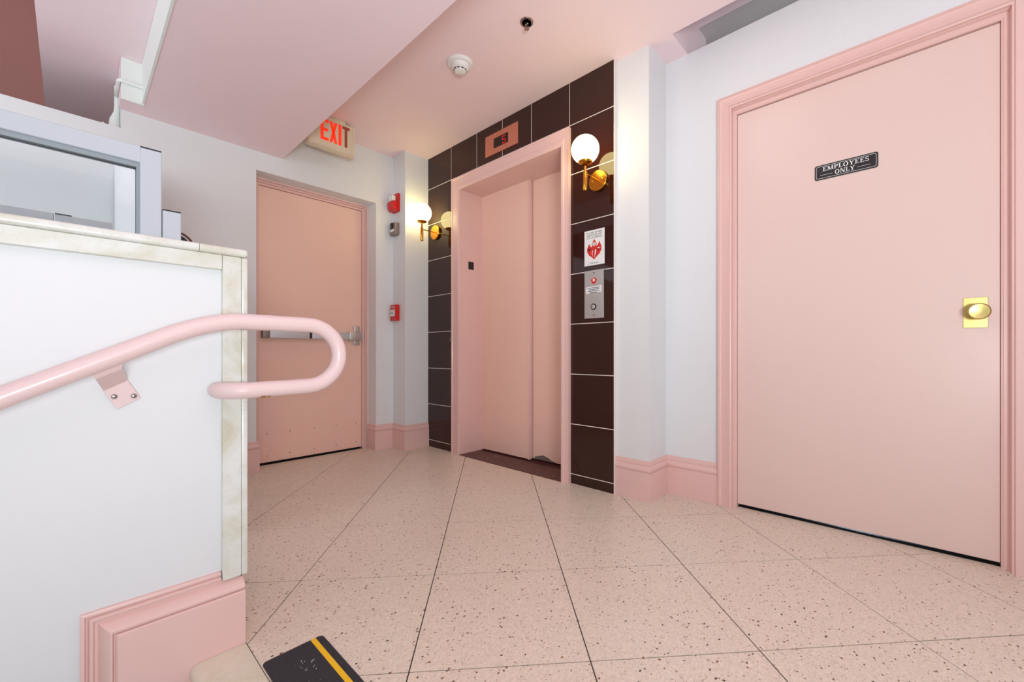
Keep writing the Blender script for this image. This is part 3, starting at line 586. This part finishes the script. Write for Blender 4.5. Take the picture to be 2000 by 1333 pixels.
def serif_word(word, cx, cz, hgt, wid):
    """letters from thick/thin strokes with serifs, in unit cells 1 high."""
    def R(x0, y0, x1, y1): return [(x0, y0), (x1, y0), (x1, y1), (x0, y1)]
    T, t = 0.20, 0.09
    def Q(x0, y0, x1, y1, w_): return [(x0 - w_ / 2, y0), (x0 + w_ / 2, y0), (x1 + w_ / 2, y1), (x1 - w_ / 2, y1)]
    def arc(cx_, cy_, rx, ry, a0, a1, th_, tv_, n=14):
        out = []
        for q in range(n):
            A, B = a0 + (a1 - a0) * q / n, a0 + (a1 - a0) * (q + 1) / n
            out.append([(cx_ + rx * math.cos(A), cy_ + ry * math.sin(A)), (cx_ + rx * math.cos(B), cy_ + ry * math.sin(B)), (cx_ + (rx - th_) * math.cos(B), cy_ + (ry - tv_) * math.sin(B)), (cx_ + (rx - th_) * math.cos(A), cy_ + (ry - tv_) * math.sin(A))])
        return out
    G = {
     'E': (0.78, [R(0.1, 0, 0.1 + T, 1), R(0, 0, 0.72, t), R(0, 1 - t, 0.70, 1), R(0.1, 0.47, 0.5, 0.47 + t), R(0.66, 0, 0.72, 0.28), R(0.64, 0.74, 0.70, 1), R(0.46, 0.38, 0.52, 0.66)]),
     'M': (1.08, [R(0.1, 0, 0.19, 1), R(0.82, 0, 1.0, 1), Q(0.53, 0.05, 0.18, 1, 0.2), Q(0.53, 0.05, 0.86, 1, 0.1), R(0, 0, 0.3, t), R(0.72, 0, 1.08, t), R(0, 1 - t, 0.2, 1), R(0.86, 1 - t, 1.08, 1)]),
     'P': (0.74, [R(0.1, 0, 0.1 + T, 1), R(0, 0, 0.42, t), R(0, 1 - t, 0.42, 1), R(0.3, 0.45, 0.42, 0.45 + t)] + arc(0.40, 0.725, 0.32, 0.275, -PI / 2, PI / 2, T, t)),
     'L': (0.72, [R(0.1, 0, 0.1 + T, 1), R(0, 0, 0.7, t), R(0, 1 - t, 0.42, 1), R(0.64, 0, 0.7, 0.32)]),
     'O': (0.94, arc(0.46, 0.5, 0.44, 0.52, 0, 2 * PI, T, t, 24)),
     'Y': (0.90, [R(0.35, 0, 0.35 + T, 0.48), R(0.24, 0, 0.66, t), Q(0.44, 0.42, 0.14, 1, 0.21), Q(0.46, 0.42, 0.78, 1, 0.10), R(0, 1 - t, 0.34, 1), R(0.62, 1 - t, 0.92, 1)]),
     'N': (0.94, [R(0.1, 0, 0.19, 1), R(0.76, 0, 0.85, 1), Q(0.76, 0, 0.18, 1, 0.22), R(0, 0, 0.3, t), R(0.65, 1 - t, 0.95, 1), R(0, 1 - t, 0.22, 1)]),
     'S': (0.66, arc(0.33, 0.745, 0.29, 0.265, 0.25 * PI, 1.5 * PI, 0.12, t + 0.03) + arc(0.33, 0.26, 0.29, 0.27, -0.75 * PI, 0.5 * PI, 0.12, t + 0.03) + [R(0.50, 0.72, 0.56, 0.98), R(0.04, 0.02, 0.10, 0.30)]),
    }
    tot = sum(G[c][0] + 0.08 for c in word) - 0.08; x = -tot / 2; out = []
    for c in word:
        for p in G[c][1]: out.append([(cx + (x + a) * wid / tot, cz + (b - 0.5) * hgt) for a, b in p])
        x += G[c][0] + 0.08
    return out
cs = -(SY0 + SY1) / 2
fS = lambda a, b, h: (XS - 0.0031 - h, -a, b)
poly_obj('lettering', 'paper', serif_word('EMPLOYEES', cs, 1.6455, 0.0200, 0.166), fS, 0.0005, es)
poly_obj('lettering', 'paper', serif_word('ONLY', cs - 0.002, 1.6205, 0.0195, 0.072), fS, 0.0005, es)
poly_obj('rule_line', 'paper', [[(cs - 0.092, 1.6185), (cs - 0.046, 1.6185), (cs - 0.046, 1.6195), (cs - 0.092, 1.6195)]], fS, 0.0005, es)
poly_obj('rule_line', 'paper', [[(cs + 0.042, 1.6185), (cs + 0.088, 1.6185), (cs + 0.088, 1.6195), (cs + 0.042, 1.6195)]], fS, 0.0005, es)

# ------------------------------------------------------------------ exit sign hanging from the ceiling
YS = 3.0
ex = empty('exit_sign', (1.243, YS + 0.03, ZC), 'cream EXIT sign with red letters hanging from the ceiling by the beam', 'sign')
box('housing', 'cream', 1.085, 1.402, YS, YS + 0.055, 2.228, 2.436, ex, 0.004, 2)
bm = bmesh.new(); bx(bm, 1.16, 1.335, YS - 0.004, YS + 0.062, 2.434, ZC, 0.004); link_mesh('canopy', bm, 'cream', ex, True)
bm = bmesh.new(); frame_sweep(bm, [(1.085, 2.228), (1.085, 2.436), (1.402, 2.436), (1.402, 2.228), (1.085, 2.228)], [(1.097, 2.240), (1.097, 2.428), (1.390, 2.428), (1.390, 2.240), (1.097, 2.240)], [(0, 0), (0, 0.005), (1, 0.003), (1, 0)], lambda a, b, h: (a, YS - h, b)); link_mesh('face_rim', bm, 'cream', ex)
fx = lambda a, b, h: (a, YS - 0.001 - h, b)
zb, zt, k = 2.278, 2.424, 0.020
def letter(nm, m, polys): poly_obj(nm, m, polys, fx, 0.002, ex)
letter('letter', 'exitred', [[(1.163, zb), (1.183, zb), (1.183, zt), (1.163, zt)], [(1.183, zt - k), (1.217, zt - k), (1.217, zt), (1.183, zt)], [(1.183, zb), (1.217, zb), (1.217, zb + k), (1.183, zb + k)], [(1.183, 2.342), (1.212, 2.342), (1.212, 2.362), (1.183, 2.362)]])
letter('letter', 'exitred', [[(1.224, zb), (1.243, zb), (1.277, zt), (1.258, zt)], [(1.258, zb), (1.277, zb), (1.243, zt), (1.224, zt)]])
letter('letter', 'exitred', [[(1.286, zb), (1.306, zb), (1.306, zt), (1.286, zt)]])
letter('letter', 'exitdim', [[(1.330, zb), (1.348, zb), (1.348, zt), (1.330, zt)], [(1.314, zt - k), (1.330, zt - k), (1.330, zt), (1.314, zt)], [(1.348, zt - k), (1.364, zt - k), (1.364, zt), (1.348, zt)]])

# ------------------------------------------------------------------ ceiling devices
sd = empty('smoke_detector', (1.508, 1.905, ZC), 'white smoke detector on the pink ceiling in front of the elevator', 'smoke detector')
bm = bmesh.new(); lathe(bm, [(0.074, 0), (0.074, 0.006), (0.066, 0.014), (0.054, 0.016)], (1.508, 1.905, ZC), (0, 0, -1), 48); link_mesh('base', bm, 'paper', sd, True)
bm = bmesh.new(); lathe(bm, [(0.054, 0.014), (0.052, 0.026), (0.044, 0.036), (0.036, 0.040), (0.034, 0.048), (0.026, 0.054), (0, 0.055)], (1.508, 1.905, ZC), (0, 0, -1), 48); hd = link_mesh('sensor_head', bm, 'paper', sd, True)
bm = bmesh.new()
for q in range(10):
    a = 2 * PI * q / 10; c = Vector((1.508 + 0.0352 * math.cos(a), 1.905 + 0.0352 * math.sin(a), ZC - 0.0435)); b2 = bmesh.new(); bmesh.ops.create_cube(b2, size=1)
    merge(bm, b2, Matrix.Translation(c) @ Matrix.Rotation(a, 4, 'Z') @ Matrix.Diagonal((0.003, 0.014, 0.005, 1)))
link_mesh('vent_slots', bm, 'black', hd)
sp = empty('sprinkler_head', (1.545, 1.421, ZC), 'small chrome sprinkler head on the pink ceiling above the landing', 'sprinkler')
bm = bmesh.new(); lathe(bm, [(0.034, 0), (0.033, 0.003), (0.024, 0.005), (0.020, -0.012), (0.0, -0.012)], (1.545, 1.421, ZC), (0, 0, -1), 36); link_mesh('escutcheon', bm, 'chrome', sp, True)
bm = bmesh.new(); lathe(bm, [(0.009, 0.0), (0.009, 0.010), (0.006, 0.012), (0.0, 0.012)], (1.545, 1.421, ZC), (0, 0, -1), 16); link_mesh('nozzle', bm, 'chrome', sp, True)
bm = bmesh.new()
for s in (-1, 1): tube(bm, [(1.545 + s * 0.009, 1.421, ZC - 0.008), (1.545 + s * 0.012, 1.421, ZC - 0.020), (1.545 + s * 0.003, 1.421, ZC - 0.034)], 0.002, 8)
link_mesh('yoke_arms', bm, 'chrome', sp, True)
bm = bmesh.new(); lathe(bm, [(0.0, 0), (0.013, 0), (0.013, 0.0015), (0, 0.002)], (1.545, 1.421, ZC - 0.034), (0, 0, -1), 20); link_mesh('deflector', bm, 'chrome', sp, True)

# ------------------------------------------------------------------ fire devices on the left pilaster (side face x = 1.855)
XP = 1.855
sb = empty('fire_strobe', (XP, 3.19, 2.05), 'red fire alarm strobe high on the white pilaster, topmost of its three devices', 'alarm')
bm = bmesh.new()
prism(bm, [(XP, 1.978), (XP, 2.128), (XP - 0.022, 2.128), (XP - 0.022, 1.99)], lambda a, b: (a, 3.140, b), lambda a, b: (a, 3.240, b)); link_mesh('back_box', bm, 'red', sb)
bm = bmesh.new(); prism(bm, [(XP - 0.022, 1.985), (XP - 0.022, 2.062), (XP - 0.060, 2.056), (XP - 0.058, 2.005), (XP - 0.040, 1.982)], lambda a, b: (a, 3.148, b), lambda a, b: (a, 3.236, b)); link_mesh('horn_cover', bm, 'red', sb)
box('strobe_lens', 'paper', XP - 0.056, XP - 0.022, 3.165, 3.232, 2.066, 2.112, sb, 0.008, 3)
kb = empty('key_box', (XP, 3.19, 1.83), 'small grey metal box with a latch, middle device on the white pilaster', 'box')
box('case', 'metalgrey', XP - 0.040, XP, 3.150, 3.235, 1.783, 1.885, kb, 0.003, 1)
box('latch', 'black', XP - 0.048, XP - 0.040, 3.180, 3.212, 1.836, 1.884, kb, 0.002, 1)
box('label_strip', 'paper', XP - 0.0415, XP - 0.040, 3.165, 3.228, 1.812, 1.832, kb)
ps = empty('pull_station', (XP, 3.19, 1.135), 'red fire alarm pull station low on the white pilaster', 'alarm')
box('case', 'red', XP - 0.036, XP, 3.145, 3.235, 1.068, 1.202, ps, 0.003, 1)
box('pull_handle', 'paper', XP - 0.042, XP - 0.036, 3.160, 3.228, 1.105, 1.160, ps, 0.002, 1)
fp = lambda a, b, h: (XP - 0.0362 - h, -a, b)
text_polys('FIRE', 0.026, fp, 'lettering', 'paper', ps, width=0.055, cx=-3.192, cz=1.180)
text_polys('PULL', 0.026, lambda a, b, h: (XP - 0.0421 - h, -a, b), 'lettering', 'black', ps, width=0.05, cx=-3.194, cz=1.132)

# ------------------------------------------------------------------ glazed lift gate behind the half wall
YF = 1.70
lg = empty('lift_gate', (0, YF, 0), 'white framed glass gate of a platform lift standing behind the half wall', 'gate')
box('top_rail', 'gate_white', -1.2, 0.142, YF, YF + 0.045, 1.370, 1.4195, lg, 0.002, 1)
box('stile', 'gate_white', 0.1395, 0.189, YF - 0.001, YF + 0.046, 0.0, 1.4165, lg, 0.002, 1)
box('stile_cap', 'dark', 0.141, 0.1885, YF - 0.0012, YF + 0.044, 1.4165, 1.4195, lg)
box('bottom_rail', 'gate_white', -1.2, 0.1395, YF, YF + 0.045, 0.25, 0.90, lg, 0.002, 1)
box('gasket', 'gasket', -1.2, 0.1395, YF + 0.006, YF + 0.038, 1.356, 1.370, lg)
box('gasket', 'gasket', 0.132, 0.1395, YF + 0.006, YF + 0.038, 0.90, 1.356, lg)
box('glass_pane', 'glass', -1.2, 0.1320, YF + 0.020, YF + 0.027, 0.90, 1.356, lg)
lp = empty('short_barrier', (0.21, YF, 0), 'short white panel with a dark top edge, right of the glass lift gate', 'barrier')
box('panel', 'gate_white', 0.191, 0.236, YF, YF + 0.045, 0.0, 1.241, lp, 0.002, 1)
box('top_edge', 'dark', 0.1915, 0.2355, YF, YF + 0.044, 1.241, 1.244, lp)
rp = empty('lift_rear_panel', (-0.1, 2.2, 0), 'grey-white rear panel of the lift seen low through the glass', 'panel')
box('panel', 'alu', -1.2, -0.038, 2.10, 2.13, 0.0, 1.264, rp, 0.002, 1)
box('panel', 'alu', -0.036, 0.003, 2.10, 2.13, 0.0, 1.262, rp, 0.001, 1)
box('top_edge', 'dark', -0.036, 0.002, 2.10, 2.128, 1.262, 1.2655, rp)
box('panel', 'alu', 0.004, 0.100, 2.10, 2.13, 0.0, 1.262, rp, 0.002, 1)
bm = bmesh.new(); prism(bm, [(2.14, 0.0), (2.14, 1.50), (3.24, 1.84), (3.24, 0.0)], lambda a, b: (0.163, a, b), lambda a, b: (0.183, a, b))
tp = tag(link_mesh('side_panel_board', bm, mat('bright_white_enamel', srgb(250, 251, 253), 0.3, vary=0.005)), 'bright white upright board seen through the right end of the gate glass', 'board')
tp.name = 'white_board'
ch = empty('hoop', (0.235, 1.80, 1.05), 'dark copper-coloured curved hoop peeking above the marble cap beside the lift', 'hoop')
bm = bmesh.new(); tube(bm, [(0.235 + 0.047 * math.cos(a), 1.80, 1.155 + 0.047 * math.sin(a)) for a in [PI * q / 24 for q in range(25)]], 0.0035, 10)
link_mesh('rim', bm, mat('dark_copper', srgb(96, 62, 50), 0.35, 0.7, vary=0.05), ch, True)
bm = bmesh.new(); tube(bm, [(0.235 + 0.033 * math.cos(a), 1.80, 1.155 + 0.033 * math.sin(a)) for a in [PI * q / 24 for q in range(25)]], 0.006, 10)
link_mesh('inner_rim', bm, 'dark', ch, True)
bm = bmesh.new()
for q in (-1, 1): tube(bm, [(0.235 + q * 0.047, 1.80, 1.155), (0.235 + q * 0.047, 1.80, 0.0)], 0.0035, 10)
link_mesh('leg', bm, 'dark', ch, True)

# ------------------------------------------------------------------ conduit at upper left
cd = empty('conduit', (0.17, 3.33, 2.056), 'cream painted pipe running over the white fascia and down to the low wall end', 'pipe')
bm = bmesh.new()
pp = [(0.262, 3.080, 2.243), (0.185, 3.080, 2.243)] + [(0.185 - 0.014 * math.sin(a), 3.080 + 0.02 * (1 - math.cos(a)), 2.243) for a in [PI / 2 * q / 6 for q in range(1, 7)]] + [(0.171, 3.20, 2.243)]
tube(bm, pp, 0.009, 14); link_mesh('pipe_run', bm, 'white_dim', cd, True)
bm = bmesh.new(); tube(bm, [(0.178, 3.33, 2.315), (0.178, 3.33, 2.20), (0.176, 3.33, 2.165), (0.168, 3.33, 2.12), (0.166, 3.33, 2.058)], 0.011, 16, [0.012, 0.012, 0.013, 0.022, 0.026]); link_mesh('drop_pipe', bm, 'white_dim', cd, True)
bm = bmesh.new(); tube(bm, [(0.171, 3.20, 2.243), (0.172, 3.30, 2.25), (0.178, 3.33, 2.30)], 0.009, 12); link_mesh('elbow', bm, 'white_dim', cd, True)
bm = bmesh.new(); tube(bm, [(0.150, 3.33, 2.064), (0.128, 3.33, 2.078), (0.118, 3.33, 2.088)], 0.007, 12); link_mesh('pipe_stub', bm, 'white_dim', cd, True)
